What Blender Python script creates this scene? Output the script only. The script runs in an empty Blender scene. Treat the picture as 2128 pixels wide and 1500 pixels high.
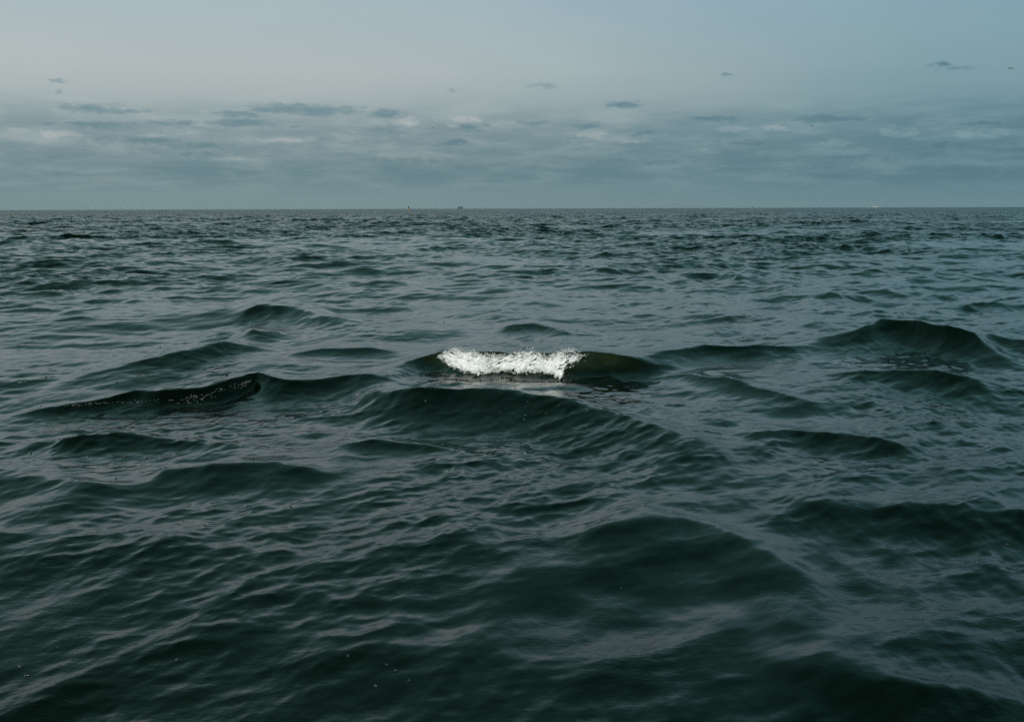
import bpy, math, random
import numpy as np
from mathutils import Vector, Matrix
from mathutils.bvhtree import BVHTree

scene = bpy.context.scene
COL = scene.collection
R = math.radians
random.seed(7)
rng = np.random.default_rng(11)

# ---------------------------------------------------------------- camera
CAM_H = 1.5
F = 35.0 / 36.0                      # focal length in frame widths
PITCH, ROLL = R(8.70), R(-0.175)
ROT = Matrix.Rotation(R(90) - PITCH, 3, 'X') @ Matrix.Rotation(ROLL, 3, 'Z')
cam_data = bpy.data.cameras.new('camera')
cam = bpy.data.objects.new('camera', cam_data)
COL.objects.link(cam)
cam_data.lens, cam_data.sensor_width = 35.0, 36.0
cam_data.clip_start, cam_data.clip_end = 0.05, 60000.0
cam.matrix_world = Matrix.Translation((0, 0, CAM_H)) @ ROT.to_4x4()
cam_data.dof.use_dof = True
cam_data.dof.focus_distance = 10.0
cam_data.dof.aperture_fstop = 5.6
scene.camera = cam

EYE = Vector((0, 0, CAM_H))
def ray(px, py):
    """direction of a spot seen in the 2128 x 1500 survey picture"""
    v = Vector(((px - 1064.0) / 2128.0, (750.0 - py) / 2128.0, -F))
    return (ROT @ v).normalized()
def on_level(px, py, h=0.0):
    d = ray(px, py)
    t = (h - CAM_H) / d.z
    return EYE + d * t
def at_range(px, py, dist):
    d = ray(px, py)
    return EYE + d * (dist / math.hypot(d.x, d.y))

# ---------------------------------------------------------------- light
SUN_EL, SUN_AZ = R(42), R(206)        # high behind the camera, to the left
sd = bpy.data.lights.new('sun', 'SUN')
sd.energy, sd.angle, sd.color = 2.7, R(10), (1.0, 0.95, 0.88)
sun = bpy.data.objects.new('sun', sd)
COL.objects.link(sun)
sdir = Vector((math.sin(SUN_AZ) * math.cos(SUN_EL), math.cos(SUN_AZ) * math.cos(SUN_EL), math.sin(SUN_EL)))
sun.rotation_euler = sdir.to_track_quat('Z', 'Y').to_euler()

scene.view_settings.view_transform = 'Standard'
scene.view_settings.look = 'None'
scene.view_settings.exposure = 0.0
scene.view_settings.gamma = 1.0

def lin(r, g, b):
    return tuple(((c / 255.0) / 12.92 if c <= 10 else (((c / 255.0) + 0.055) / 1.055) ** 2.4) for c in (r, g, b))

class G:
    """small helper that wires shader nodes"""
    def __init__(s, tree): s.t = tree; s.n = tree.nodes; s.l = tree.links
    def node(s, kind, **kw):
        n = s.n.new(kind)
        for k, v in kw.items(): setattr(n, k, v)
        return n
    def put(s, sock, v):
        if isinstance(v, bpy.types.NodeSocket): s.l.new(v, sock)
        elif v is not None: sock.default_value = v
    def math(s, op, a, b=None, c=None, clamp=False):
        n = s.node('ShaderNodeMath', operation=op, use_clamp=clamp)
        s.put(n.inputs[0], a); s.put(n.inputs[1], b); s.put(n.inputs[2], c)
        return n.outputs[0]
    def vec(s, op, a, b=None, c=None, scale=None):
        n = s.node('ShaderNodeVectorMath', operation=op)
        s.put(n.inputs[0], a); s.put(n.inputs[1], b); s.put(n.inputs[2], c)
        if scale is not None: s.put(n.inputs['Scale'], scale)
        return n.outputs['Value'] if op in ('LENGTH', 'DOT_PRODUCT') else n.outputs[0]
    def rng(s, v, a, b, c=0.0, d=1.0, smooth=True):
        n = s.node('ShaderNodeMapRange', interpolation_type='SMOOTHSTEP' if smooth else 'LINEAR')
        s.put(n.inputs[0], v); s.put(n.inputs[1], a); s.put(n.inputs[2], b); s.put(n.inputs[3], c); s.put(n.inputs[4], d)
        return n.outputs[0]
    def mix(s, f, a, b, mode='MIX'):
        n = s.node('ShaderNodeMix', data_type='RGBA', blend_type=mode)
        s.put(n.inputs[0], f)
        for i, v in ((6, a), (7, b)):
            s.put(n.inputs[i], tuple(v) + (1,) if isinstance(v, tuple) and len(v) == 3 else v)
        return n.outputs[2]
    def noise(s, vec, scale, detail=4.0, rough=0.55, color=False):
        n = s.node('ShaderNodeTexNoise')
        s.put(n.inputs['Vector'], vec); s.put(n.inputs['Scale'], scale)
        n.inputs['Detail'].default_value = detail; n.inputs['Roughness'].default_value = rough
        return n.outputs['Color' if color else 'Fac']
    def ramp(s, v, stops):
        n = s.node('ShaderNodeValToRGB')
        e = n.color_ramp.elements
        while len(e) < len(stops): e.new(0.5)
        for el, (p, c) in zip(e, stops): el.position = p; el.color = tuple(c) + (1,)
        s.put(n.inputs[0], v)
        return n.outputs[0]
    def xyz(s, x, y, z=0.0):
        n = s.node('ShaderNodeCombineXYZ')
        s.put(n.inputs[0], x); s.put(n.inputs[1], y); s.put(n.inputs[2], z)
        return n.outputs[0]

# ---------------------------------------------------------------- sky (world)
world = bpy.data.worlds.new('World')
scene.world = world
world.use_nodes = True
world.node_tree.nodes.clear()
g = G(world.node_tree)
sky = g.node('ShaderNodeTexSky', sky_type='NISHITA', sun_disc=False, sun_elevation=SUN_EL, sun_rotation=SUN_AZ)
sky.air_density, sky.dust_density, sky.ozone_density = 1.0, 3.0, 2.0
tc = g.node('ShaderNodeTexCoord')
sp = g.node('ShaderNodeSeparateXYZ'); g.l.new(tc.outputs['Generated'], sp.inputs[0])
el = g.math('MULTIPLY', g.math('ABSOLUTE', g.math('ARCSINE', sp.outputs[2])), 180 / math.pi)   # degrees above the horizon
az = g.math('MULTIPLY', g.math('ARCTAN2', sp.outputs[0], sp.outputs[1]), 180 / math.pi)        # degrees right of +Y
t = g.math('POWER', g.math('DIVIDE', el, 90.0), 0.5)
def stops(rows): return [(math.sqrt(e / 90.0), lin(*c)) for e, c in rows]
left = g.ramp(t, stops([(0, (114, 140, 145)), (2.2, (127, 150, 155)), (4.5, (155, 169, 171)), (7.5, (179, 188, 188)),
                        (12, (168, 187, 194)), (16, (128, 164, 166)), (25, (92, 138, 131)), (90, (36, 66, 58))]))
right = g.ramp(t, stops([(0, (93, 129, 139)), (3, (101, 138, 148)), (6, (117, 151, 160)), (9, (125, 160, 170)),
                         (12, (120, 158, 177)), (16, (100, 148, 157)), (25, (76, 127, 125)), (90, (32, 62, 56))]))
sway = g.noise(g.xyz(g.math('MULTIPLY', az, 0.05), g.math('MULTIPLY', el, 0.12)), 1.0, 3.0)
azs = g.math('ADD', az, g.math('MULTIPLY', g.math('SUBTRACT', sway, 0.5), 14.0))
veil = g.mix(g.rng(azs, -14.0, 33.0), left, right)

P = g.xyz(az, el)
wn = g.noise(g.vec('MULTIPLY', P, (0.7, 2.2, 0)), 1.0, 8.0, 0.66, color=True)
warp = g.vec('MULTIPLY', g.vec('SUBTRACT', wn, (0.5, 0.5, 0.5)), (2.6, 0.75, 0))
Pw = g.vec('ADD', P, warp)
DEG = 180 / math.pi
wn2 = g.noise(g.vec('MULTIPLY', P, (1.1, 3.0, 3.7)), 1.0, 8.0, 0.66, color=True)
Pw2 = g.vec('ADD', P, g.vec('MULTIPLY', g.vec('SUBTRACT', wn2, (0.5, 0.5, 0.5)), (1.5, 0.55, 0)))
puff = g.noise(g.vec('MULTIPLY', P, (1.5, 4.2, 1.9)), 1.0, 8.0, 0.62)
def spots(rows, edge, Pw, lo=0.22, hi=0.72):
    acc = None
    for px, py, rx, ry, k in rows:
        d = ray(px, py)
        a0, e0 = math.degrees(math.atan2(d.x, d.y)), math.degrees(math.asin(d.z))
        ix, iy = 1 / (rx / 2069 * DEG * 1.25), 1 / (ry / 2069 * DEG * 1.35)
        m = g.vec('LENGTH', g.vec('MULTIPLY_ADD', Pw, (ix, iy, 0), (-a0 * ix, -e0 * iy, 0)))
        v = g.rng(m, 0.0, 1.5, 0.42 + 0.55 * k, 0.0, smooth=False)
        acc = v if acc is None else g.math('MAXIMUM', acc, v)
    return g.rng(g.math('ADD', acc, g.math('MULTIPLY', g.math('SUBTRACT', puff, 0.5), g.rng(acc, 0.0, 0.25, 0.0, edge))), lo, hi)
DARK = [(195,227,60,9,.8),(265,232,45,6,.5),(90,259,35,7,.5),(210,261,85,9,.85),(350,258,60,8,.65),(500,237,55,9,.85),
 (625,229,115,11,.95),(505,256,70,10,.85),(620,263,40,6,.35),(805,238,45,9,.75),(300,290,120,14,.6),(420,302,120,12,.5),
 (800,272,60,15,.5),(975,266,50,16,.6),(940,296,60,10,.6),(1110,258,45,7,.5),(1220,262,60,8,.5),(1300,218,45,7,.75),
 (1480,248,75,9,.75),(1590,248,30,5,.4),(1725,245,80,9,.85),(1880,246,30,5,.35),(2035,258,40,6,.5),(1957,135,22,5,.5),
 (2000,142,38,5,.35),(118,168,18,4,.4),(124,190,10,4,.5),(938,188,15,4,.3),(1130,180,35,5,.3),(1510,158,10,4,.3),
 (1340,278,40,9,.55),(400,320,200,14,.25),(850,335,250,12,.2),(1560,298,150,13,.3),(1950,302,200,11,.3),
 (1300,336,300,13,.15),(120,330,110,10,.2),(1750,330,260,11,.2)]
LIGHT = [(118,279,45,9,.6),(395,273,40,7,.4),(850,254,20,9,.9),(968,250,28,8,1.1),(945,262,15,5,.55),(720,285,36,10,.65),
 (600,290,90,7,.4),(1230,281,50,9,.5),(1320,294,40,5,.5),(1530,269,45,6,.6),(1605,266,28,6,.75),(1846,273,16,11,.9),(1868,280,36,7,.6),
 (1892,274,22,6,.8),(2015,281,26,9,.8),(2045,284,40,6,.5),(2084,273,20,7,.8),(1740,297,35,9,.6),(1460,315,40,7,.4),(1200,300,60,8,.3),
 (330,283,80,6,.35),(470,330,90,5,.3)]
grain = g.noise(g.vec('MULTIPLY', P, (0.5, 2.2, 0)), 1.0, 7.0, 0.6)
dk = g.math('MULTIPLY', spots(DARK, 0.75, Pw, 0.18, 0.75), g.rng(grain, 0.25, 0.62, 0.75, 1.0))
lt = g.math('MULTIPLY', spots(LIGHT, 1.1, Pw2, 0.30, 0.62), g.rng(grain, 0.3, 0.6, 0.35, 0.85))
band = g.math('MULTIPLY', g.rng(el, 0.4, 2.0), g.rng(el, 6.5, 4.2))            # the low bank of cloud
bank = g.noise(g.vec('ADD', g.vec('MULTIPLY', P, (0.26, 1.5, 0)), g.vec('SCALE', wn, scale=0.35)), 1.0, 8.0, 0.62)
bankd = g.math('MULTIPLY', band, g.rng(bank, 0.34, 0.64, 0.08, 0.62))
bankl = g.math('MULTIPLY', band, g.rng(bank, 0.46, 0.30, 0.0, 0.26))
dk = g.math('MAXIMUM', dk, bankd)
lt = g.math('MAXIMUM', lt, bankl)
high = g.noise(g.vec('MULTIPLY', P, (0.03, 0.09, 0)), 1.0, 5.0, 0.55)          # thin high veil
veil = g.mix(1.0, veil, g.ramp(high, [(0.3, (0.93, 0.94, 0.95)), (0.7, (1.06, 1.05, 1.04))]), 'MULTIPLY')
veil = g.mix(dk, veil, g.mix(1.0, veil, (0.46, 0.62, 0.70), 'MULTIPLY'))
veil = g.mix(lt, veil, g.mix(1.0, veil, (1.50, 1.29, 1.23), 'MULTIPLY'))
veil10 = g.vec('SCALE', veil, scale=10.0)
final = g.mix(0.05, veil10, sky.outputs[0])
bg = g.node('ShaderNodeBackground'); g.l.new(final, bg.inputs[0]); bg.inputs[1].default_value = 0.1
wo = g.node('ShaderNodeOutputWorld'); g.l.new(bg.outputs[0], wo.inputs[0])

# ---------------------------------------------------------------- materials
def material(name):
    m = bpy.data.materials.new(name); m.use_nodes = True
    m.node_tree.nodes.clear()
    gg = G(m.node_tree)
    p = gg.node('ShaderNodeBsdfPrincipled'); o = gg.node('ShaderNodeOutputMaterial')
    gg.l.new(p.outputs[0], o.inputs[0])
    return m, gg, p
def paint(name, col, rough=0.5, vary=0.15, scale=0.4):
    m, gg, p = material(name)
    c = gg.node('ShaderNodeTexCoord')
    n = gg.noise(c.outputs['Object'], scale, 5.0)
    dark = tuple(v * (1 - vary) for v in col); light = tuple(min(1, v * (1 + vary)) for v in col)
    gg.l.new(gg.ramp(n, [(0.3, dark), (0.7, light)]), p.inputs['Base Color'])
    p.inputs['Roughness'].default_value = rough
    return m

MAIN = math.atan2(-0.9, 0.38)         # the way the swell runs: towards the camera, drifting right
def water_material():
    m, gg, p = material('sea_water')
    geo = gg.node('ShaderNodeNewGeometry')
    a1 = gg.node('ShaderNodeAttribute', attribute_name='backlit_tint')
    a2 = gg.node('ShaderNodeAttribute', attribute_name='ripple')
    bk = gg.noise(geo.outputs['Position'], 5.0, 5.0, 0.6)
    bf = gg.math('MULTIPLY', a1.outputs['Fac'], gg.rng(bk, 0.25, 0.7, 0.45, 1.0), clamp=True)
    gg.l.new(gg.mix(bf, (0.0006, 0.0024, 0.0012), (0.021, 0.033, 0.014)), p.inputs['Base Color'])  # olive of light through the thin crest, painted into the base colour
    p.inputs['IOR'].default_value = 1.333
    p.inputs['Specular Tint'].default_value = (0.70, 1.0, 0.86, 1)
    gg.l.new(gg.math('ADD', 0.035, gg.math('MULTIPLY', a2.outputs['Fac'], 0.35)), p.inputs['Roughness'])
    # the finest wind ripples, too small for the mesh
    pos = geo.outputs['Position']
    n1 = gg.noise(gg.vec('MULTIPLY', pos, (38, 55, 20)), 1.0, 3.0, 0.5)
    patch = gg.rng(gg.noise(pos, 0.9, 3.0, 0.5), 0.42, 0.66, 0.25, 1.0)
    b = gg.node('ShaderNodeBump')
    b.inputs['Distance'].default_value = 0.004
    gg.put(b.inputs['Strength'], gg.math('MULTIPLY', patch, 0.5))
    gg.l.new(n1, b.inputs['Height'])
    # wind ripples of the middle distance, where the mesh is too coarse to hold them
    q1 = gg.noise(gg.vec('MULTIPLY', pos, (0.8, 1.1, 0.0)), 1.0, 2.0, 0.5, color=True)
    q2 = gg.noise(gg.vec('MULTIPLY', pos, (2.6, 3.6, 0.0)), 1.0, 3.0, 0.55, color=True)
    q = gg.vec('SUBTRACT', gg.vec('ADD', gg.vec('SCALE', q1, scale=0.5), q2), (0.75, 0.75, 0.75))
    q = gg.vec('ADD', gg.vec('MULTIPLY', q, (1, 1, 0)), (0.06 * math.cos(MAIN), 0.06 * math.sin(MAIN), 0))
    amp = gg.math('MULTIPLY', gg.math('MULTIPLY', a2.outputs['Fac'], a2.outputs['Fac']), 30.0)
    nv = gg.vec('NORMALIZE', gg.vec('ADD', b.outputs[0], gg.vec('SCALE', q, scale=amp)))
    gg.l.new(nv, p.inputs['Normal'])
    return m

# ---------------------------------------------------------------- the sea: wave spectra
def tile(L, N, lmin, lmax, slope, theta, spread, chop, seed, power=3.6):
    r = np.random.default_rng(seed)
    k1 = np.fft.fftfreq(N, L / N) * 2 * np.pi
    kx, ky = np.meshgrid(k1, k1)
    k = np.hypot(kx, ky); k[0, 0] = 1
    ang = np.arctan2(ky, kx)
    th = theta if isinstance(theta, (list, tuple)) else [theta]
    d = sum(np.abs(np.cos((ang - q) / 2.0)) ** (2 * spread) for q in th) + 0.02
    S = k ** (-power) * d
    k0, k2 = 2 * np.pi / lmax, 2 * np.pi / lmin
    S *= 1 / (1 + (k0 / k) ** 6) / (1 + (k / k2) ** 6)
    S[0, 0] = 0
    amp = np.sqrt(S) * (r.normal(size=(N, N)) + 1j * r.normal(size=(N, N)))
    H = amp
    h = np.fft.ifft2(H).real
    sx = np.fft.ifft2(1j * kx * H).real; sy = np.fft.ifft2(1j * ky * H).real
    f = slope / math.sqrt(float((sx ** 2 + sy ** 2).mean()))
    Dx = np.fft.ifft2(1j * kx / k * H).real; Dy = np.fft.ifft2(1j * ky / k * H).real
    return dict(L=L, N=N, f=np.stack([h * f, Dx * f * chop, Dy * f * chop]).astype(np.float32))

def cubic(T, x, y):
    N = T['N']; s = N / T['L']
    u = x * s; v = y * s
    iu = np.floor(u); iv = np.floor(v)
    fu = (u - iu).astype(np.float32); fv = (v - iv).astype(np.float32)
    iu = iu.astype(np.int64); iv = iv.astype(np.int64)
    def w(t):
        t2 = t * t; t3 = t2 * t
        return (-0.5 * t3 + t2 - 0.5 * t, 1.5 * t3 - 2.5 * t2 + 1, -1.5 * t3 + 2 * t2 + 0.5 * t, 0.5 * t3 - 0.5 * t2)
    wu, wv = w(fu), w(fv)
    flat = [np.ascontiguousarray(c).ravel() for c in T['f']]
    out = [np.zeros(len(x), np.float32) for _ in flat]
    for j in range(4):
        row = ((iv + j - 1) % N) * N
        for i in range(4):
            idx = row + (iu + i - 1) % N
            ww = wu[i] * wv[j]
            for o, c in zip(out, flat): o += c[idx] * ww
    return out

MAIN = math.atan2(-0.9, 0.38)         # the way the swell runs: towards the camera, drifting right
TILES = [   # tile, rotation, spacing where it starts to fade, spacing where it is gone
    (tile(83.0, 1024, 1.2, 5.5, 0.125, MAIN, 3, 1.5, 3), 0.00, 0.7, 3.0),
    (tile(17.3, 512, 0.30, 1.3, 0.130, (MAIN - 0.37, MAIN + 0.21, MAIN + 0.80), 10, 1.3, 5), 0.37, 0.2, 0.6),
    (tile(6.1, 512, 0.07, 0.36, 0.100, (MAIN + 0.15, MAIN + 0.81, MAIN + 1.40), 16, 1.1, 8), -0.23, 0.05, 0.15),
    (tile(2.3, 512, 0.025, 0.10, 0.036, (MAIN - 0.81, MAIN - 0.81 + 0.6, MAIN - 0.81 + 1.2), 9, 0.5, 13), 0.81, 0.014, 0.045),
]
BAND_SLOPE = [0.125, 0.130, 0.100, 0.036]
GUST = tile(157.0, 512, 5.0, 26.0, 0.1, MAIN, 0.3, 0.0, 21)
SLICK = tile(23.0, 512, 0.7, 3.2, 0.1, (MAIN + 1.2, MAIN + 0.5), 5, 0.0, 33)      # slicks: smooth patches between ripples
SLICK['f'] = SLICK['f'][:1] / SLICK['f'][0].std()
GUST['f'] = GUST['f'][:1] / GUST['f'][0].std()

# ---------------------------------------------------------------- the single waves that stand out
# each: crest line as (px, py, height), width of the front, width of the back, lean of the lip, trough depth
CRESTS = [
 ('foam', [(720,790,.0),(800,768,.03),(850,750,.08),(885,737,.12),(920,729,.155),(1000,735,.15),(1100,735,.16),(1190,730,.17),(1245,729,.165),(1290,740,.12),(1340,750,.07),(1400,758,.03),(1470,765,.0)], .15, .50, .22, .12),
 ('ridge', [(1190,745,.01),(1260,738,.07),(1330,738,.09),(1420,722,.11),(1475,715,.13),(1540,721,.09),(1640,719,.07),(1720,716,.02)], .20, .40, .1, .15),
 ('hill', [(1560,742,.0),(1660,718,.05),(1760,690,.14),(1830,666,.22),(1875,658,.25),(1920,671,.19),(1980,689,.145),(2060,696,.14),(2128,703,.15),(2300,725,.14),(2500,750,.04)], .48, .30, .1, .12),
 ('curl', [(-160,890,.0),(0,868,.02),(60,853,.05),(150,836,.09),(260,820,.12),(400,803,.13),(480,791,.115),(522,788,.095),(560,791,.085),(620,796,.05),(700,800,.0)], .11, .55, .12, .12),
 ('curl_tail', [(500,800,.0),(570,795,.07),(640,790,.09),(720,782,.09),(800,779,.07),(850,770,.04),(900,760,.0)], .24, .5, .1, .1),
 ('bulge', [(640,845,0.009),(720,826,0.064),(800,812,0.120),(900,806,0.156),(1040,810,0.166),(1150,822,0.147),(1250,845,0.120),(1380,890,0.083),(1500,930,0.046),(1620,965,0.009)], .34, .42, .1, .35),
 ('left_ridge', [(80,800,.0),(170,778,.05),(300,748,.09),(400,722,.12),(470,709,.13),(505,716,.08),(600,730,.01)], .28, .6, .15, .1),
 ('far_ridge', [(420,668,.01),(480,650,.09),(545,632,.14),(600,640,.11),(640,646,.13),(700,664,.1),(780,690,.02)], .4, .7, .15, .1),
 ('far_hump', [(1020,690,.0),(1060,675,.07),(1110,670,.10),(1150,680,.07),(1220,700,.0)], .3, .5, .1, .1),
 ('far_step', [(600,668,.0),(680,655,.07),(740,666,.07),(830,690,.0)], .26, .4, .1, .1),
 ('far_left', [(330,700,.0),(420,692,.05),(520,686,.07),(620,700,.0)], .24, .4, .1, .1),
 ('mid_left', [(560,742,.0),(650,727,.05),(760,722,.07),(850,735,.0)], .18, .4, .1, .1),
 ('mid_right', [(1330,790,.0),(1420,776,.05),(1520,790,.06),(1640,820,.04),(1750,850,.0)], .16, .3, .1, .1),
 ('right_face', [(1660,785,.0),(1780,771,.06),(1900,766,.07),(2040,790,.06),(2200,820,.0)], .22, .3, .1, .1),
 ('right_low', [(1500,910,.0),(1640,890,.05),(1780,905,.06),(1920,930,.05),(2050,965,.0)], .17, .28, .1, .1),
 ('left_mid', [(-80,930,.03),(100,915,.05),(260,906,.06),(420,915,.05),(560,932,.0)], .16, .28, .1, .1),
 ('centre_low', [(640,935,.0),(760,916,.05),(880,920,.06),(1000,945,.0)], .15, .26, .1, .1),
 ('near_hump', [(1150,1125,0.000),(1260,1090,0.041),(1350,1070,0.068),(1420,1070,0.075),(1490,1088,0.068),(1560,1125,0.054),(1650,1170,0.034),(1800,1215,0.000)], .30, .35, .0, .2),
 ('right_ridge', [(1600,1060,0.000),(1750,1050,0.042),(1880,1053,0.062),(2000,1058,0.070),(2128,1055,0.078),(2300,1060,0.034)], .26, .5, .0, .2),
 ('left_swell', [(-200,1130,0.055),(0,1103,0.061),(150,1098,0.061),(300,1106,0.043),(430,1130,0.018),(520,1150,0.000)], .36, .45, .0, .2),
 ('left_step', [(230,1000,0.000),(340,975,0.057),(450,962,0.081),(560,958,0.081),(660,975,0.049),(780,1000,0.000)], .26, .4, .0, .2),
 ('left_low', [(-200,985,0.065),(-50,985,0.073),(80,985,0.073),(210,1005,0.049),(330,1030,0.000)], .26, .4, .0, .2),
 ('front_right', [(1500,1370,0.000),(1680,1385,0.045),(1850,1410,0.060),(2050,1440,0.060),(2300,1475,0.030)], .26, .35, .0, .2),
]
LINES = []
for name, pts, wf, wb, lean, tr in CRESTS:
    w = [on_level(px, py, h) for px, py, h in pts]
    xs = np.array([p.x for p in w]); ys = np.array([p.y for p in w]); hs = np.array([p[2] for p in pts])
    o = np.argsort(xs); xs, ys, hs = xs[o], ys[o], hs[o]
    X = np.linspace(xs[0], xs[-1], 240)
    ker = np.exp(-np.linspace(-2.2, 2.2, 19) ** 2); ker /= ker.sum()
    sm = lambda a: np.convolve(np.pad(a, 9, mode='reflect', reflect_type='odd'), ker, 'valid')
    Y = sm(np.interp(X, xs, ys)); Hh = np.maximum(sm(np.interp(X, xs, hs)), 0)
    edge = np.minimum(1, np.minimum(X - X[0], X[-1] - X) / (0.2 * (X[-1] - X[0]) + 1e-6))
    edge = edge * edge * (3 - 2 * edge)
    # no crest is ruled with a pen: uneven height along its length
    jag = sum(a_ * np.sin(X * f_ + rng.uniform(0, 6.3) + 1.3 * np.sin(X * f_ * 0.37 + rng.uniform(0, 6))) for f_, a_ in ((2.3, .10), (5.1, .09), (9.7, .04)))
    Hh = Hh * (1 + jag)
    Y = Y + lean * Hh * edge * 0.8
    pxs = np.array([p[0] for p in pts], float); pys = np.array([p[1] for p in pts], float)
    LINES.append([name, X, Y, Hh * edge, None, wf, wb, lean, tr, pxs, pys])
def calm_slope(X, Y):
    """slope of the crest line, smoothed over a quarter of its length"""
    n = 61
    ker = np.exp(-np.linspace(-2.2, 2.2, 2 * n + 1) ** 2); ker /= ker.sum()
    return np.convolve(np.pad(np.gradient(Y, X), n, mode='edge'), ker, 'valid')
for L_ in LINES: L_[4] = calm_slope(L_[1], L_[2])

def singles(x, y, wob):
    """height, push towards the front, painted back-lit tint of the stand-out waves at points x, y"""
    z = np.zeros(len(x), np.float32); px = np.zeros_like(z); py = np.zeros_like(z); bk = np.zeros_like(z)
    for name, X, Y, Hh, dY, wf, wb, lean, tr, _a, _b in LINES:
        sel = np.nonzero((x > X[0]) & (x < X[-1]) & (y < Y.max() + 8 * wb) & (y > Y.min() - 11 * wf - 0.3))[0]
        if not len(sel): continue
        xx = x[sel]
        fy, A, sl = np.interp(xx, X, Y), np.interp(xx, X, Hh), np.interp(xx, X, dY)
        c = 1 / np.sqrt(1 + sl * sl)
        s = (fy - y[sel]) * c + wob[sel] * 1.5
        u = np.where(s > 0, s / wf, -s / wb)
        e = 0.14
        gg_ = np.exp(-1.2 * (np.sqrt(u * u + e * e) - e))
        q_ = np.clip((5 - u) / 3.2, 0, 1); gg_ *= q_ * q_ * (3 - 2 * q_)
        z[sel] += (A * gg_ - tr * A * np.exp(-((s - 2.3 * wf) / (1.3 * wf)) ** 2)).astype(np.float32)
        push = lean * A * gg_ ** 3
        nx, ny = sl * c, -c                      # towards the camera side
        px[sel] += (push * nx).astype(np.float32); py[sel] += (push * ny).astype(np.float32)
        if name == 'foam':  # back-lit olive is painted on this crest's upper face
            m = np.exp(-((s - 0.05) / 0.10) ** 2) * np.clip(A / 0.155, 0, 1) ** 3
            bk[sel] = np.maximum(bk[sel], m)
    return z, px, py, bk

def sea(x, y, spacing):
    """displaced sea surface for rest points x, y; spacing is the local mesh step"""
    x = x.astype(np.float64); y = y.astype(np.float64)
    r = np.hypot(x, y)
    Z = np.zeros(len(x), np.float32); DX = np.zeros_like(Z); DY = np.zeros_like(Z); lost = np.zeros_like(Z)
    wob = np.zeros_like(Z)
    near = np.clip((r - 6.0) / 9.0, 0, 1); near = near * near * (3 - 2 * near)
    gust = np.clip(0.98 + 0.24 * cubic(GUST, x * 0.9 + y * 0.3, y * 0.9 - x * 0.3)[0], 0.55, 1.6)
    slick = np.clip(0.98 + 0.27 * cubic(SLICK, x, y)[0], 0.5, 1.4)
    calm = 0.72 + 0.38 * np.clip((r - 20) / 40, 0, 1) + 0.35 * np.clip((r - 60) / 120, 0, 1); calm = calm.astype(np.float32)
    for i, (T, rot, s0, s1) in enumerate(TILES):
        f = np.clip((s1 - spacing) / (s1 - s0), 0, 1); f = (f * f * (3 - 2 * f)).astype(np.float32)
        lost += (BAND_SLOPE[i] ** 2) * (1 - f * f) * (gust * gust if i else 1.0)
        if i == 0: f = f * (0.27 + 0.73 * near) * calm * np.sqrt(gust).astype(np.float32)
        if i == 1: f = f * (0.74 + 0.20 * np.clip((r - 4) / 3, 0, 1) + 0.06 * near) * calm.astype(np.float32) * gust
        if i >= 2: f = f * gust * slick * (0.62 + 0.55 * np.clip((r - 4) / 3, 0, 1) - 0.17 * near)
        sel = np.nonzero(f > 0.002)[0]
        if not len(sel): continue
        c, s = math.cos(rot), math.sin(rot)
        xs, ys = x[sel], y[sel]
        h, dx, dy = cubic(T, xs * c + ys * s + 31.7 * i, -xs * s + ys * c + 12.9 * i)
        Z[sel] += h * f[sel]
        DX[sel] += (dx * c - dy * s) * f[sel]; DY[sel] += (dx * s + dy * c) * f[sel]
        if i == 1: wob[sel] = h
    z, px, py, bk = singles(x, y, wob)
    far = np.clip((r - 700) / 900, 0, 1)
    return x + DX + px, y + DY + py, Z + z, bk, np.sqrt(2 * lost)

# settle each crest line where it is seen to run
IROT = ROT.transposed()
for it in range(5):
    moved = []
    for L_ in LINES:
        X, Y = L_[1], L_[2]
        r_ = np.hypot(X, Y)
        a, b, c, _, _ = sea(X, Y, r_ * 0.003 + 0.002)
        D = np.zeros(len(X))
        for k in range(len(X)):
            v = IROT @ Vector((float(a[k]), float(b[k]), float(c[k]) - CAM_H))
            px = 1064 + v.x / -v.z * F * 2128; py = 750 - v.y / -v.z * F * 2128
            want = float(np.interp(px, L_[9], L_[10]))
            h = min(float(c[k]), 0.5)
            D[k] = on_level(px, want, h).y - on_level(px, py, h).y
        ker = np.exp(-np.linspace(-2.2, 2.2, 71) ** 2); ker /= ker.sum()
        D = np.convolve(np.pad(np.clip(D, -0.4, 0.4), 35, mode='edge'), ker, 'valid')
        moved.append(0.7 * D)
    for L_, D in zip(LINES, moved):
        L_[2] = L_[2] + D; L_[4] = calm_slope(L_[1], L_[2])
    print('settle', it, [round(float(np.abs(D).mean()), 3) for D in moved])

# polar sheet round the viewpoint, finer close by, out to the horizon
radii = [0.25]
while radii[-1] < 14000:
    r_ = radii[-1]
    k = 0.002 if r_ < 4 else 0.003 if r_ < 15 else 0.004 if r_ < 60 else 0.006 if r_ < 400 else 0.014
    radii.append(r_ + max(0.006 if r_ > 1.8 else 0.03, k * r_))
radii = np.array(radii)
step = np.gradient(radii)
a_in = np.arange(-32.5, 32.5, 0.05)
a_mid = np.arange(32.5, 62, 0.25)
a_out = np.arange(62, 298, 2.0)
ang = np.radians(np.concatenate([a_in, a_mid, a_out, np.arange(298, 327.4, 0.25)]))
nr, na = len(radii), len(ang)
RR, AA = np.meshgrid(radii, ang, indexing='ij')
sx_ = (RR * np.sin(AA)).ravel(); sy_ = (RR * np.cos(AA)).ravel()
SP = np.repeat(step, na)
vx, vy, vz, bk, rough = sea(sx_, sy_, SP)
co = np.empty((nr * na + 1, 3), np.float32)
co[:-1, 0], co[:-1, 1], co[:-1, 2] = vx, vy, vz
co[-1] = (0, 0, 0)
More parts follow.
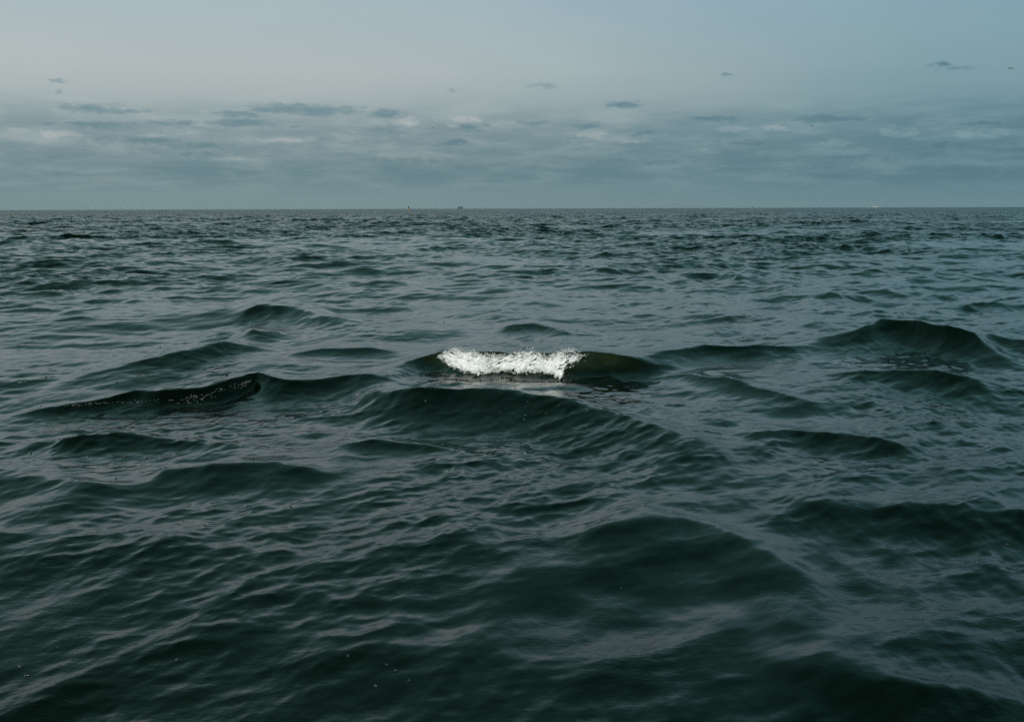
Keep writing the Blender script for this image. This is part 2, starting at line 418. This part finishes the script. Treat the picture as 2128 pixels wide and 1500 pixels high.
i = np.arange(nr - 1)[:, None]; j = np.arange(na)[None, :]; j2 = (j + 1) % na
quads = np.stack([i * na + j, (i + 1) * na + j, (i + 1) * na + j2, i * na + j2], -1)[:, :, ::-1].reshape(-1, 4).astype(np.int32)
jj = np.arange(na)
cap = np.stack([np.full(na, nr * na), (jj + 1) % na, jj], -1).astype(np.int32)
me = bpy.data.meshes.new('sea')
me.vertices.add(len(co)); me.vertices.foreach_set('co', co.ravel())
loops = np.concatenate([quads.ravel(), cap.ravel()])
me.loops.add(len(loops)); me.loops.foreach_set('vertex_index', loops)
starts = np.concatenate([np.arange(len(quads)) * 4, len(quads) * 4 + np.arange(len(cap)) * 3]).astype(np.int32)
me.polygons.add(len(starts)); me.polygons.foreach_set('loop_start', starts)
me.polygons.foreach_set('use_smooth', np.ones(len(starts), bool))
for nm, arr in (('backlit_tint', bk), ('ripple', rough)):
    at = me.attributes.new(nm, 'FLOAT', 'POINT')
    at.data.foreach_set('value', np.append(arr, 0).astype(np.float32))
me.update(); me.validate()
water = bpy.data.objects.new('sea', me)
COL.objects.link(water)
water['kind'] = 'structure'
water['label'] = 'dark green choppy sea reaching to the horizon'
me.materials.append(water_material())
print('sea', nr, na, nr * na)

# patch of the same surface for setting things down on it
def patch(x0, x1, y0, y1, st):
    xs, ys = np.arange(x0, x1, st), np.arange(y0, y1, st)
    XX, YY = np.meshgrid(xs, ys)
    r_ = np.hypot(XX, YY).ravel()
    sp_ = np.interp(r_, radii, step)
    a, b, c, _, _ = sea(XX.ravel(), YY.ravel(), sp_)
    n = len(xs)
    vs = [Vector(v) for v in zip(a.tolist(), b.tolist(), c.tolist())]
    fs = [(q * n + p, q * n + p + 1, (q + 1) * n + p + 1, (q + 1) * n + p) for q in range(len(ys) - 1) for p in range(n - 1)]
    return BVHTree.FromPolygons(vs, fs)

# ---------------------------------------------------------------- objects
class MB:
    def __init__(s): s.v = []; s.f = []
    def add(s, vs, fs):
        o = len(s.v); s.v += [tuple(v) for v in vs]; s.f += [tuple(i + o for i in f) for f in fs]
    def box(s, x0, x1, y0, y1, z0, z1, taper=0.0):
        t_ = taper
        s.add([(x0, y0, z0), (x1, y0, z0), (x1, y1, z0), (x0, y1, z0),
               (x0 + t_, y0 + t_, z1), (x1 - t_, y0 + t_, z1), (x1 - t_, y1 - t_, z1), (x0 + t_, y1 - t_, z1)],
              [(3, 2, 1, 0), (4, 5, 6, 7), (0, 1, 5, 4), (1, 2, 6, 5), (2, 3, 7, 6), (3, 0, 4, 7)])
    def lathe(s, prof, seg=16, c=(0, 0)):
        vs = []; fs = []
        for r_, z in prof:
            for k in range(seg):
                a = 2 * math.pi * k / seg
                vs.append((c[0] + r_ * math.cos(a), c[1] + r_ * math.sin(a), z))
        for q in range(len(prof) - 1):
            for k in range(seg):
                k2 = (k + 1) % seg
                fs.append((q * seg + k, q * seg + k2, (q + 1) * seg + k2, (q + 1) * seg + k))
        fs.append(tuple(range(seg))[::-1]); fs.append(tuple((len(prof) - 1) * seg + k for k in range(seg)))
        s.add(vs, fs)
    def bar(s, a, b, r_, seg=6):
        a, b = Vector(a), Vector(b); d = (b - a).normalized()
        n = d.orthogonal().normalized(); m = d.cross(n)
        vs = [p + (n * math.cos(2 * math.pi * k / seg) + m * math.sin(2 * math.pi * k / seg)) * r_ for p in (a, b) for k in range(seg)]
        fs = [(k, (k + 1) % seg, seg + (k + 1) % seg, seg + k) for k in range(seg)]
        s.add(vs, fs + [tuple(range(seg))[::-1], tuple(range(seg, 2 * seg))])
    def build(s, name, mat, parent=None, smooth=False):
        m = bpy.data.meshes.new(name); m.from_pydata(s.v, [], s.f); m.update()
        if smooth: m.polygons.foreach_set('use_smooth', [True] * len(m.polygons))
        m.materials.append(mat)
        o = bpy.data.objects.new(name, m); COL.objects.link(o)
        if parent: o.parent = parent
        return o
def empty(name, loc, rz=0.0):
    o = bpy.data.objects.new(name, None); COL.objects.link(o)
    o.location = loc; o.rotation_euler = (0, 0, rz); o.empty_display_size = 0.2
    return o
def tag(o, label, cat, group=None):
    o['label'] = label; o['category'] = cat
    if group: o['group'] = group
    return o
def copy_tree(o):
    c = o.copy(); COL.objects.link(c)
    for ch in list(o.children):
        d = ch.copy(); COL.objects.link(d); d.parent = c
        for g2 in list(ch.children):
            e = g2.copy(); COL.objects.link(e); e.parent = d
    return c

# ---- foam on the breaking crest
BLOB = []
def unit_blob():
    t_ = (1 + 5 ** 0.5) / 2
    vs = [Vector(v).normalized() for v in ((-1, t_, 0), (1, t_, 0), (-1, -t_, 0), (1, -t_, 0), (0, -1, t_), (0, 1, t_), (0, -1, -t_), (0, 1, -t_), (t_, 0, -1), (t_, 0, 1), (-t_, 0, -1), (-t_, 0, 1))]
    fs = [(0, 11, 5), (0, 5, 1), (0, 1, 7), (0, 7, 10), (0, 10, 11), (1, 5, 9), (5, 11, 4), (11, 10, 2), (10, 7, 6), (7, 1, 8), (3, 9, 4), (3, 4, 2), (3, 2, 6), (3, 6, 8), (3, 8, 9), (4, 9, 5), (2, 4, 11), (6, 2, 10), (8, 6, 7), (9, 8, 1)]
    return vs, fs
UB = unit_blob()
def blob(mb, p, along, up, l, w, h):
    along = along.normalized(); side = up.cross(along).normalized(); up2 = along.cross(side)
    mb.add([p + along * (v.x * l) + side * (v.y * w) + up2 * (v.z * h) for v in UB[0]], UB[1])

def foam_material(name, col, rough=0.6):
    m, gg, p = material(name)
    geo = gg.node('ShaderNodeNewGeometry')
    n = gg.noise(geo.outputs['Position'], 26.0, 4.0, 0.6)
    gg.l.new(gg.ramp(n, [(0.32, tuple(c * 0.86 for c in col)), (0.62, col)]), p.inputs['Base Color'])
    cur = p.inputs['Base Color'].links[0].from_socket
    ta = gg.node('ShaderNodeAttribute', attribute_name='thin')          # thin froth: the green water shows through
    gg.l.new(gg.mix(gg.math('MULTIPLY', ta.outputs['Fac'], 0.9, clamp=True), cur, (0.16, 0.21, 0.17)), p.inputs['Base Color'])
    p.inputs['Roughness'].default_value = rough
    return m
M_foam = foam_material('white_foam', (0.95, 0.96, 0.96))
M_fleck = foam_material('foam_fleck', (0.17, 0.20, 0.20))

pf = patch(-1.5, 1.8, 7.2, 10.6, 0.02)
TOP = [(916,740),(925,733),(940,729),(965,731),(985,733),(1000,736),(1015,739),(1040,739),(1070,738),(1085,735),(1105,731),(1122,737),(1138,746),(1150,738),(1165,733),(1190,731),(1204,741)]  # middle of the top edge raised: foam stands in for a bright reflection
BOT = [(916,744),(930,757),(945,766),(960,771),(985,777),(1005,778),(1030,772),(1050,772),(1070,776),(1100,773),(1130,774),(1150,781),(1160,790),(1168,789),(1174,768),(1180,757),(1192,762),(1204,746)]
tx, ty = np.array(TOP).T; bx, by = np.array(BOT).T
def clump(x, y):
    return 0.5 + 0.22 * math.sin(x * 0.21 + 1.3 * math.sin(y * 0.31)) + 0.2 * math.sin(y * 0.55 - x * 0.13 + 2 * math.sin(x * 0.05))
from mathutils import noise as mnoise
foam = MB(); spray = MB(); thin = []
def streak(px, py, a=0.5, sl=16.0, sw=4.0):
    """ridged noise drawn out along the throw of the water"""
    a = a if px > 1010 else -0.25
    u = px * math.cos(a) - py * math.sin(a); v = px * math.sin(a) + py * math.cos(a)
    return mnoise.fractal(Vector((u / sl, v / sw, 0.3)), 0.9, 2.0, 5)
ST = 0.75
GX = np.arange(908, 1212, ST); GY = np.arange(722, 796, ST)
vid = -np.ones((len(GY), len(GX)), int)
for a_, px in enumerate(GX):
    t0, b0 = float(np.interp(px, tx, ty)), float(np.interp(px, bx, by))
    for b_, py in enumerate(GY):
        jag = 4.5 * mnoise.fractal(Vector((px / 9, py / 7, 5.1)), 0.8, 2.0, 4)
        e = min(py - t0, b0 - py, (px - 914) * 0.6, (1206 - px) * 0.6) + jag * 1.5 + 1.4
        hole = streak(px, py, 0.5, 22, 6) + (0.35 if px > 1176 else 0.0) - 0.25 * min(1, max(0, e) / 8)
        if e < 0 or hole > 0.42 - 0.25 * math.exp(-max(0, e) / 3): continue
        hit = pf.ray_cast(EYE, ray(px, py))
        if hit[0] is None: continue
        p, n = hit[0], hit[1]
        if n.z < 0: n = -n
        n = (n + Vector((0, -0.5, 0.5))).normalized()
        th = min(1, e / 7) ** 0.6
        lift = -0.004 + th * (0.020 + 0.017 * streak(px, py) + 0.016 * mnoise.fractal(Vector((px / 24, py / 14, 9.0)), 0.9, 2.0, 3))
        vid[b_, a_] = len(foam.v)
        foam.v.append(tuple(p + n * lift))
        thin.append(min(1, max(0, 0.9 - e / 8.5) + max(0, hole - 0.05) * 1.5 + 0.10))
for b_ in range(len(GY) - 1):
    for a_ in range(len(GX) - 1):
        q = (vid[b_ + 1, a_], vid[b_ + 1, a_ + 1], vid[b_, a_ + 1], vid[b_, a_])
        if min(q) >= 0: foam.f.append(tuple(int(i_) for i_ in q))
count = 0
while count < 650:
    px = random.uniform(912, 1208)
    t0, b0 = float(np.interp(px, tx, ty)), float(np.interp(px, bx, by))
    q = random.random() if random.random() < 0.3 else random.choice([random.random() ** 3, 1 - random.random() ** 3])
    py = t0 + (b0 - t0) * q + random.gauss(0, 1.5)
    count += 1
    if px > 1178 and random.random() < 0.4: continue
    hit = pf.ray_cast(EYE, ray(px, min(py, b0 + 3)))
    if hit[0] is None: continue
    p, n = hit[0], hit[1]
    if n.z < 0: n = -n
    tilt = R(random.gauss(30, 12)) if px > 1010 else R(random.gauss(-8, 22))
    al = Vector((math.cos(tilt), -0.25 * random.random(), math.sin(tilt)))
    al = (al - n * al.dot(n) * 0.7)
    L = random.uniform(0.008, 0.030); W = random.uniform(0.0010, 0.0026)
    lift = random.random() ** 1.5 * 0.030
    blob(foam, p + n * lift, al, n, L, W, W)
fo = foam.build('breaking_foam', M_foam, None, smooth=True)
thin += [0.12] * (len(foam.v) - len(thin))
at = fo.data.attributes.new('thin', 'FLOAT', 'POINT'); at.data.foreach_set('value', thin)
tag(fo, 'bright white foam tumbling down the face of the central breaking wave', 'foam')
for k in range(950):
    px = random.choice([random.gauss(1105, 25), random.gauss(1165, 20), random.gauss(1195, 12), random.gauss(945, 20), random.uniform(915, 1205)])
    t0, b0 = float(np.interp(px, tx, ty)), float(np.interp(px, bx, by))
    up_side = random.random() < 0.6
    py = t0 - abs(random.gauss(0, 4)) if up_side else b0 + abs(random.gauss(0, 7))
    hit = pf.ray_cast(EYE, ray(px, b0 - 0.4 * (b0 - t0)))
    if hit[0] is None: continue
    p = EYE + ray(px, py) * ((hit[0] - EYE).length - 0.02)
    tilt = R(random.gauss(45, 18)); al = Vector((math.cos(tilt), 0.1, math.sin(tilt)))
    s_ = random.uniform(0.0007, 0.0022)
    blob(spray, p, al, Vector((0, -1, 0.2)), s_ * random.choice([1, 1, 4, 7]), s_, s_)
so = spray.build('spray', M_foam, fo, smooth=True)
so['kind'] = 'stuff'

# ---- thin foam under the lip of the dark curling crest
pl = patch(-4.6, -1.2, 5.4, 9.0, 0.02)
lip = MB()
def lip_y(px): return float(np.interp(px, [60, 150, 250, 350, 420, 460, 500, 520], [850, 842, 836, 832, 822, 806, 799, 791]))
n_ = 0
while n_ < 190:
    px = random.choice([random.uniform(130, 330), random.gauss(400, 35), random.gauss(425, 25), random.gauss(508, 9)])
    if not 60 < px < 522: continue
    py = lip_y(px) + abs(random.gauss(0, 3.5 if px < 340 else 8 if px < 480 else 4)) - 2
    hit = pl.ray_cast(EYE, ray(px, py)); n_ += 1
    if hit[0] is None: continue
    p, n = hit[0], hit[1]
    if n.z < 0: n = -n
    tilt = R(random.gauss(20, 25)); al = Vector((math.cos(tilt), -0.2, math.sin(tilt)))
    s_ = random.uniform(0.0012, 0.0030)
    blob(lip, p + n * 0.002, al, n, s_ * random.choice([2, 4, 7, 10]), s_ * 0.7, s_ * 0.5)
lo = lip.build('foam_line', M_fleck, None, smooth=True)
lo['kind'] = 'stuff'
tag(lo, 'thin broken line of foam flecks under the lip of the dark curling wave', 'foam')

# ---- bubbles and flecks afloat
m, gg, p = material('bubble_film')
p.inputs['Base Color'].default_value = (0.16, 0.21, 0.21, 1); p.inputs['Roughness'].default_value = 0.12
lw = gg.node('ShaderNodeLayerWeight'); lw.inputs[0].default_value = 0.45
gg.l.new(gg.mix(lw.outputs['Facing'], (0.012, 0.025, 0.023), (0.13, 0.17, 0.17)), p.inputs['Base Color'])
M_bubble = m
M_scum = paint('grey_scum', (0.035, 0.045, 0.042), 0.35, 0.3, 60.0)
def dome(mb, r_, c=(0, 0, 0), seg=12):
    mb.lathe([(r_ * 1.15, -0.15 * r_), (r_ * 1.06, 0.02 * r_), (r_ * 0.96, 0.3 * r_), (r_ * 0.78, 0.6 * r_), (r_ * 0.5, 0.84 * r_), (r_ * 0.18, 0.97 * r_)], seg, c[:2])
b1 = MB(); dome(b1, 0.008); dome(b1, 0.004, (0.011, 0.003)); dome(b1, 0.003, (-0.009, 0.006))
b2 = MB(); dome(b2, 0.007)
b3 = MB()
for k in range(16): dome(b3, random.uniform(0.004, 0.009), (random.gauss(0, 0.022), random.gauss(0, 0.012)), 8)
PROTO = [b1.build('bubble', M_bubble, None, True), b2.build('bubble', M_bubble, None, True)]
FLECK = b3.build('foam_fleck', M_fleck, None, True)
b4 = MB()
for k in range(4): dome(b4, random.uniform(0.005, 0.009), (random.gauss(0, 0.010), random.gauss(0, 0.006)), 8)
SCUM = b4.build('floating_speck', M_scum, None, True)
used = set()
pw = patch(-8.0, 8.0, 2.2, 22.0, 0.045)
def afloat(proto, px, py, scale, label, cat, group):
    hit = pw.ray_cast(EYE, ray(px, py))
    a = hit[0] if hit[0] is not None else on_level(px, py)
    if proto.name in used: o = proto.copy(); COL.objects.link(o)
    else: o = proto; used.add(proto.name)
    o.location = (a.x, a.y, a.z + 0.001)
    o.rotation_euler = (0, 0, random.uniform(0, 6.28)); o.scale = (scale,) * 3
    tag(o, label, cat, group)
FACE = [(1097,835),(1161,843),(1135,860),(1092,863),(1041,859),(1089,872),(1110,893),(1100,904),(1217,885),(1221,854),(884,834)]
BL = [(85,1053),(355,1049),(484,1026),(577,1036),(604,1053),(381,1082),(979,1096),(269,1278),(120,1345),(160,1372),(55,1404),(19,1373),(41,1385),(723,1363),(822,1393),(850,1414),(781,1425),(804,1381),(368,1371)]
BR = [(1756,1025),(1782,1046),(1334,1033),(1609,1103),(1483,1091),(2029,1163),(2092,1131),(1811,1160),(1404,1193),(1291,1221),(1674,1232),(1475,1283),(1936,1271),(1450,1251),(1231,1240)]
LM = [(64,941),(107,949),(303,951),(343,972),(241,994),(259,948),(184,948)]
WH = [(67,806),(73,823),(84,836),(10,794),(42,795)]
DL = [(208,731),(133,729),(283,771),(243,795),(288,777),(470,777),(334,721),(171,768),(105,767),(95,783),(406,743),(52,713),(36,717),(69,706),(86,790),(452,665),(484,625),(522,596)]
DR = [(1496,624),(1537,639),(1606,661),(1580,662),(1547,653),(1574,635),(1768,650),(2012,633),(1617,699),(1544,702),(1502,702),(1609,694),(1589,694),(1704,688),(1324,620),(1504,605),(1531,606),(1654,620),(1404,622),(1424,630),(922,670)]
for k, q in enumerate(FACE): afloat(PROTO[k % 2], *q, random.uniform(0.6, 1.1), 'small pale bubble on the dark wave face just below the white foam', 'bubble', 'bubbles below the breaking foam')
for k, q in enumerate(LM): afloat(PROTO[k % 2], *q, random.uniform(0.6, 1.1), 'small pale bubble on dark water in front of the curling wave at left', 'bubble', 'bubbles in front of the curling wave')
for k, q in enumerate(BL): afloat(PROTO[k % 2], *q, random.uniform(0.35, 0.7), 'small pale bubble on the dark near water at lower left', 'bubble', 'bubbles on the near water at left')
for k, q in enumerate(BR): afloat(PROTO[k % 2], *q, random.uniform(0.35, 0.7), 'small pale bubble on the blue grey near water at lower right', 'bubble', 'bubbles on the near water at right')
for k, q in enumerate(WH): afloat(FLECK, *q, random.uniform(0.4, 0.8), 'whitish fleck of froth on pale water behind the left end of the curling wave', 'froth', 'froth flecks behind the curling wave')
for k, q in enumerate(DL): afloat(SCUM, *q, random.uniform(0.5, 0.95), 'tiny dark speck floating on the pale water at middle left', 'floating speck', 'specks on the pale water at left')
for k, q in enumerate(DR): afloat(SCUM, *q, random.uniform(0.5, 1.0), 'tiny dark speck floating on the pale water behind the right hand swell', 'floating speck', 'specks on the pale water at right')

# ---- channel buoys on the horizon
M_yellow = paint('yellow_paint', (0.55, 0.30, 0.05), 0.5)
M_black = paint('black_paint', (0.012, 0.012, 0.013), 0.6)
M_red = paint('rust_red_paint', (0.10, 0.035, 0.03), 0.6)
M_steel = paint('grey_steel', (0.10, 0.12, 0.13), 0.5)
def buoy(loc):
    e = empty('channel_buoy', loc)
    b = MB(); b.lathe([(1.2, -1.0), (1.55, -0.3), (1.6, 0.75), (1.35, 1.05), (0.9, 1.15)], 20); b.build('float', M_yellow, e, True)
    b = MB(); b.lathe([(1.1, 1.16), (1.08, 2.2), (0.95, 2.9)], 16)
    for k in range(4):
        a = k * math.pi / 2; b.bar((1.25 * math.cos(a), 1.25 * math.sin(a), 1.1), (0.8 * math.cos(a), 0.8 * math.sin(a), 3.2), 0.06)
    b.build('tower', M_black, e)
    b = MB(); b.lathe([(0.94, 2.91), (0.88, 3.6), (0.6, 3.95), (0.3, 4.1)], 16); b.build('lantern_house', M_red, e)
    b = MB(); b.bar((0, 0, 4.05), (0, 0, 5.0), 0.07); b.build('mast', M_steel, e)
    b = MB(); b.lathe([(0.28, 4.9), (0.30, 5.6), (0.05, 6.5)], 10); b.build('topmark', M_steel, e)
    return e
near_buoy = buoy(tuple(at_range(849, 433, 1950).xy) + (0.1,))
near_buoy.scale = (1.34,) * 3
tag(near_buoy, 'larger black buoy with yellow float standing left of the blue grey ship', 'buoy', 'buoys on the horizon')
far_buoy = copy_tree(near_buoy)
far_buoy.location = tuple(at_range(1563, 431, 3000).xy) + (0.1,)
far_buoy.scale = (1.3,) * 3
far_buoy.rotation_euler = (R(2), 0, 1.0)
tag(far_buoy, 'smaller dark buoy on the horizon left of the white vessel', 'buoy', 'buoys on the horizon')
# slim beacon pole far right
e = empty('beacon_pole', tuple(at_range(1971.5, 430, 4000).xy) + (0,))
b = MB(); b.bar((0, 0, -1), (0, 0, 11), 0.35); b.build('pole', M_steel, e)
b = MB(); b.lathe([(0.9, 9.6), (0.9, 12.0)], 8); b.build('topmark', M_steel, e)
b = MB(); b.lathe([(1.6, -1), (1.5, 0.8)], 8); b.build('base', M_steel, e)
tag(e, 'slim grey beacon pole on the horizon near the right edge', 'beacon')

# ---- ships
M_blue = paint('blue_hull_paint', (0.040, 0.13, 0.19), 0.6, 0.10, 0.05)
M_lblue = paint('pale_blue_paint', (0.14, 0.26, 0.30), 0.5, 0.1, 0.05)
M_white = paint('white_ship_paint', (0.62, 0.64, 0.63), 0.45, 0.08, 0.1)
M_glass = paint('dark_window_glass', (0.02, 0.025, 0.03), 0.1, 0.1)
M_navy = paint('navy_paint', (0.02, 0.06, 0.10), 0.5)
def hull(mb, L, B, z0, z1, bow=0.22, flare=0.8, sheer=0.0):
    """ship hull along +x, bow at +L/2"""
    st = [(-0.5, 0.86), (-0.46, 0.97), (-0.2, 1.0), (0.5 - bow, 1.0), (0.5 - bow * 0.6, 0.86), (0.5 - bow * 0.3, 0.56), (0.5 - bow * 0.08, 0.2), (0.5, 0.02)]
    vs = []
    for u, w in st:
        for z, fl, ex in ((z0, flare, 0.94), ((z0 + z1) / 2, (1 + flare) / 2 + 0.04, 0.98), (z1 + sheer * max(0, u) ** 2, 1.0, 1.0)):
            x = u * L * (ex if u > 0.3 else 1)
            vs += [(x, -w * B / 2 * fl, z), (x, w * B / 2 * fl, z)]
    n = 6; fs = []
    for k in range(len(st) - 1):
        a, c = k * n, (k + 1) * n
        for q in (0, 2):
            fs.append((a + q, c + q, c + q + 2, a + q + 2)); fs.append((a + q + 1, a + q + 3, c + q + 3, c + q + 1))
        fs.append((a + 4, c + 4, c + 5, a + 5)); fs.append((a, a + 1, c + 1, c))
    fs.append((0, 2, 4, 5, 3, 1)); k = (len(st) - 1) * n; fs.append((k, k + 1, k + 3, k + 5, k + 4, k + 2))
    mb.add(vs, fs)
ship_at = at_range(956.5, 432, 9000)
e = empty('car_carrier', (ship_at.x, ship_at.y, 0), R(-90 + 10))
b = MB(); hull(b, 150, 30, -4, 15.5, 0.16, 0.9); b.build('hull', M_blue, e)
b = MB(); b.box(-72, 52, -14.6, 14.6, 15.52, 18.2, 0.4); b.build('car_deck_house', M_blue, e)
b = MB(); b.box(38, 50, -9, 15, 18.22, 21.6, 0.4); br = b.build('bridge', M_lblue, e)
b = MB(); b.box(49.3, 50.1, -7, 13, 19.4, 20.7); b.build('bridge_window', M_glass, br)
b = MB(); b.box(-56, -46, -6, 0, 18.22, 23.5, 0.8); b.build('funnel', M_lblue, e)
b = MB(); b.bar((44, 3, 21.5), (44, 3, 26), 0.4); b.bar((44, 0, 24), (44, 6, 24), 0.25); b.build('mast', M_lblue, e)
for k in range(3):
    b = MB(); b.lathe([(1.1, 18.21), (1.1, 20.2), (0.7, 20.6)], 10, (-30 + 22 * k, 8)); b.build('vent', M_lblue, e)
tag(e, 'hazy blue grey boxy ship seen almost end on at the horizon', 'ship')

ws = at_range(1820, 430, 7000)
e = empty('white_vessel', (ws.x, ws.y, 0), R(4))
b = MB(); hull(b, 38, 9, -1.5, 4.2, 0.22, 0.85, 8.0); b.build('hull', M_white, e)
b = MB(); b.box(-19.5, 18.5, -4.7, 4.7, 0.2, 0.9); b.build('rubbing_strake', M_navy, e)
b = MB(); b.box(-17.5, -11.2, -4, 4, 4.22, 12.0, 0.3); dh = b.build('deck_house', M_white, e)
b = MB(); b.box(-17.6, -11.0, -3.6, 3.6, 9.3, 10.6); b.build('window_band', M_glass, dh)
b = MB(); b.box(-10.4, -8.2, -3, 3, 4.22, 13.0, 0.2); b.build('funnel', M_navy, e)
b = MB(); b.box(-6.5, -2.0, -3.4, 3.4, 4.22, 9.5, 0.3); b.build('winch_house', M_white, e)
b = MB(); b.box(0.2, 9.0, -3.2, 3.2, 4.23, 7.0, 0.3); b.build('cargo_hatch', M_white, e)
b = MB(); b.bar((-1.0, 0, 4.2), (-1.0, 0, 15.2), 0.7); b.bar((-1.0, 0, 14.6), (5.6, 0, 9.6), 0.75); b.bar((-5.6, 0, 13.4), (0.5, 0, 14.2), 0.6); b.build('crane', M_navy, e)
b = MB(); b.bar((14.5, 0, 5.0), (14.5, 0, 14.8), 0.7); b.bar((14.5, 0, 12), (17, 0, 6), 0.5); b.box(12.8, 16.4, -1.6, 1.6, 4.9, 8.0, 0.3); b.build('foremast', M_navy, e)
tag(e, 'white working vessel with a crane and mast, right of the small white boat', 'ship')

sb = at_range(1805, 430.5, 5200)
e = empty('small_boat', (sb.x, sb.y, 0), R(175))
b = MB(); hull(b, 6.8, 2.6, -0.4, 1.5, 0.35, 0.75, 2.0); b.build('hull', M_white, e)
b = MB(); b.box(-1.4, 1.3, -1.0, 1.0, 1.52, 4.0, 0.2); c = b.build('cabin', M_white, e)
b = MB(); b.box(-1.2, 1.16, -0.96, 0.96, 2.7, 3.4); b.build('cabin_window', M_glass, c)
b = MB(); b.bar((-0.4, 0, 3.9), (-0.4, 0, 6.2), 0.1); b.build('mast', M_steel, e)
tag(e, 'tiny white cabin boat on the horizon beside the white vessel', 'boat')

# ---- gulls
M_gull = paint('dark_gull_plumage', (0.025, 0.032, 0.035), 0.8, 0.2, 8.0)
def wing_mesh(side, droop):
    """arched wing from the shoulder outwards; y is forward"""
    st = []
    for k in range(9):
        u = k / 8
        x = 0.05 + 0.60 * u
        z = 0.05 + 0.06 * math.sin(u * math.pi * 0.55) - droop * max(0, u - 0.22) ** 1.5
        ch = 0.21 * (1 - u) ** 0.5 + 0.02
        sweep = 0.06 * math.sin(u * math.pi) - 0.16 * u * u
        st.append((x * side, sweep, z, ch))
    mb = MB(); vs = []; fs = []
    for x, y, z, ch in st:
        th = 0.018 * ch / 0.19 + 0.006
        vs += [(x, y + ch * 0.45, z), (x, y + ch * 0.1, z + th * 1.6), (x, y - ch * 0.55, z), (x, y + ch * 0.1, z - th)]
    for k in range(8):
        a, c = 4 * k, 4 * (k + 1)
        for q in range(4):
            fs.append((a + q, a + (q + 1) % 4, c + (q + 1) % 4, c + q))
    fs += [(3, 2, 1, 0), (32, 33, 34, 35)]
    mb.add(vs, fs)
    return mb
def gull(loc, rz, droop_l, droop_r):
    e = empty('gull', loc, rz)
    b = MB()
    prof = [(-0.26, 0.012), (-0.2, 0.035), (-0.08, 0.06), (0.04, 0.066), (0.14, 0.048), (0.19, 0.036), (0.235, 0.036), (0.27, 0.022), (0.31, 0.006)]
    seg = 10; vs = []; fs = []
    for y, r_ in prof:
        for k in range(seg):
            a = 2 * math.pi * k / seg; vs.append((r_ * math.cos(a), y, 0.02 + r_ * 0.9 * math.sin(a)))
    for q in range(len(prof) - 1):
        for k in range(seg):
            fs.append((q * seg + k, (q + 1) * seg + k, (q + 1) * seg + (k + 1) % seg, q * seg + (k + 1) % seg))
    b.add(vs, fs); b.build('body', M_gull, e, True)
    wing_mesh(-1, droop_l).build('wing', M_gull, e, True)
    wing_mesh(1, droop_r).build('wing', M_gull, e, True)
    b = MB(); b.add([(-0.02, -0.24, 0.025), (0.02, -0.24, 0.025), (0.06, -0.37, 0.02), (-0.06, -0.37, 0.02), (0, -0.3, 0.032), (0, -0.3, 0.012)],
                    [(0, 1, 4), (1, 2, 4), (2, 3, 4), (3, 0, 4), (1, 0, 5), (2, 1, 5), (3, 2, 5), (0, 3, 5)])
    b.build('tail', M_gull, e)
    return e
gu = gull(at_range(2100.3, 142.5, 205), R(15), 0.44, 0.62)
gu.scale = (1.15,) * 3
gu.rotation_euler = (0, R(-4), R(15))
tag(gu, 'largest gull gliding with arched wings high at the right edge', 'bird', 'gulls over the sea')
for (px, py, d, rot, label) in [
    (898.5, 266.5, 330, (R(10), R(-8), R(48)), 'small gull with drooping wings below the pink cloud tuft near centre'),
    (970.8, 248.2, 380, (R(15), R(48), R(20)), 'small gull banking steeply in front of the pale central cloud edge'),
    (1645.5, 363.5, 480, (R(10), R(40), R(30)), 'tiny gull low over the sea right of centre'),
    (1687.5, 261.0, 560, (R(70), 0, R(5)), 'tiny gull just below the flat dark cloud at right'),
    (1554.5, 410.8, 900, (0, R(30), R(60)), 'faint speck of a gull close above the smaller buoy'),
]:
    o = copy_tree(gu); o.location = at_range(px, py, d); o.rotation_euler = rot
    tag(o, label, 'bird', 'gulls over the sea')

# ---------------------------------------------------------------- sea haze
hz = MB(); hz.box(-14500, 14500, -14500, 14500, -2.5, 70.0)
m = bpy.data.materials.new('haze_air'); m.use_nodes = True; m.node_tree.nodes.clear()
gg = G(m.node_tree)
pv = gg.node('ShaderNodeVolumePrincipled'); ov = gg.node('ShaderNodeOutputMaterial')
pv.inputs['Color'].default_value = (0.80, 0.90, 0.95, 1); pv.inputs['Density'].default_value = 1.8e-5
gg.l.new(pv.outputs[0], ov.inputs['Volume'])
haze = hz.build('haze', m)
haze['kind'] = 'stuff'; haze['label'] = 'thin pale sea haze over the water'

# ---------------------------------------------------------------- render settings
scene.cycles.max_bounces = 5
scene.cycles.diffuse_bounces = 2
scene.cycles.glossy_bounces = 4
scene.cycles.transmission_bounces = 2
scene.cycles.volume_bounces = 1
scene.cycles.use_denoising = False
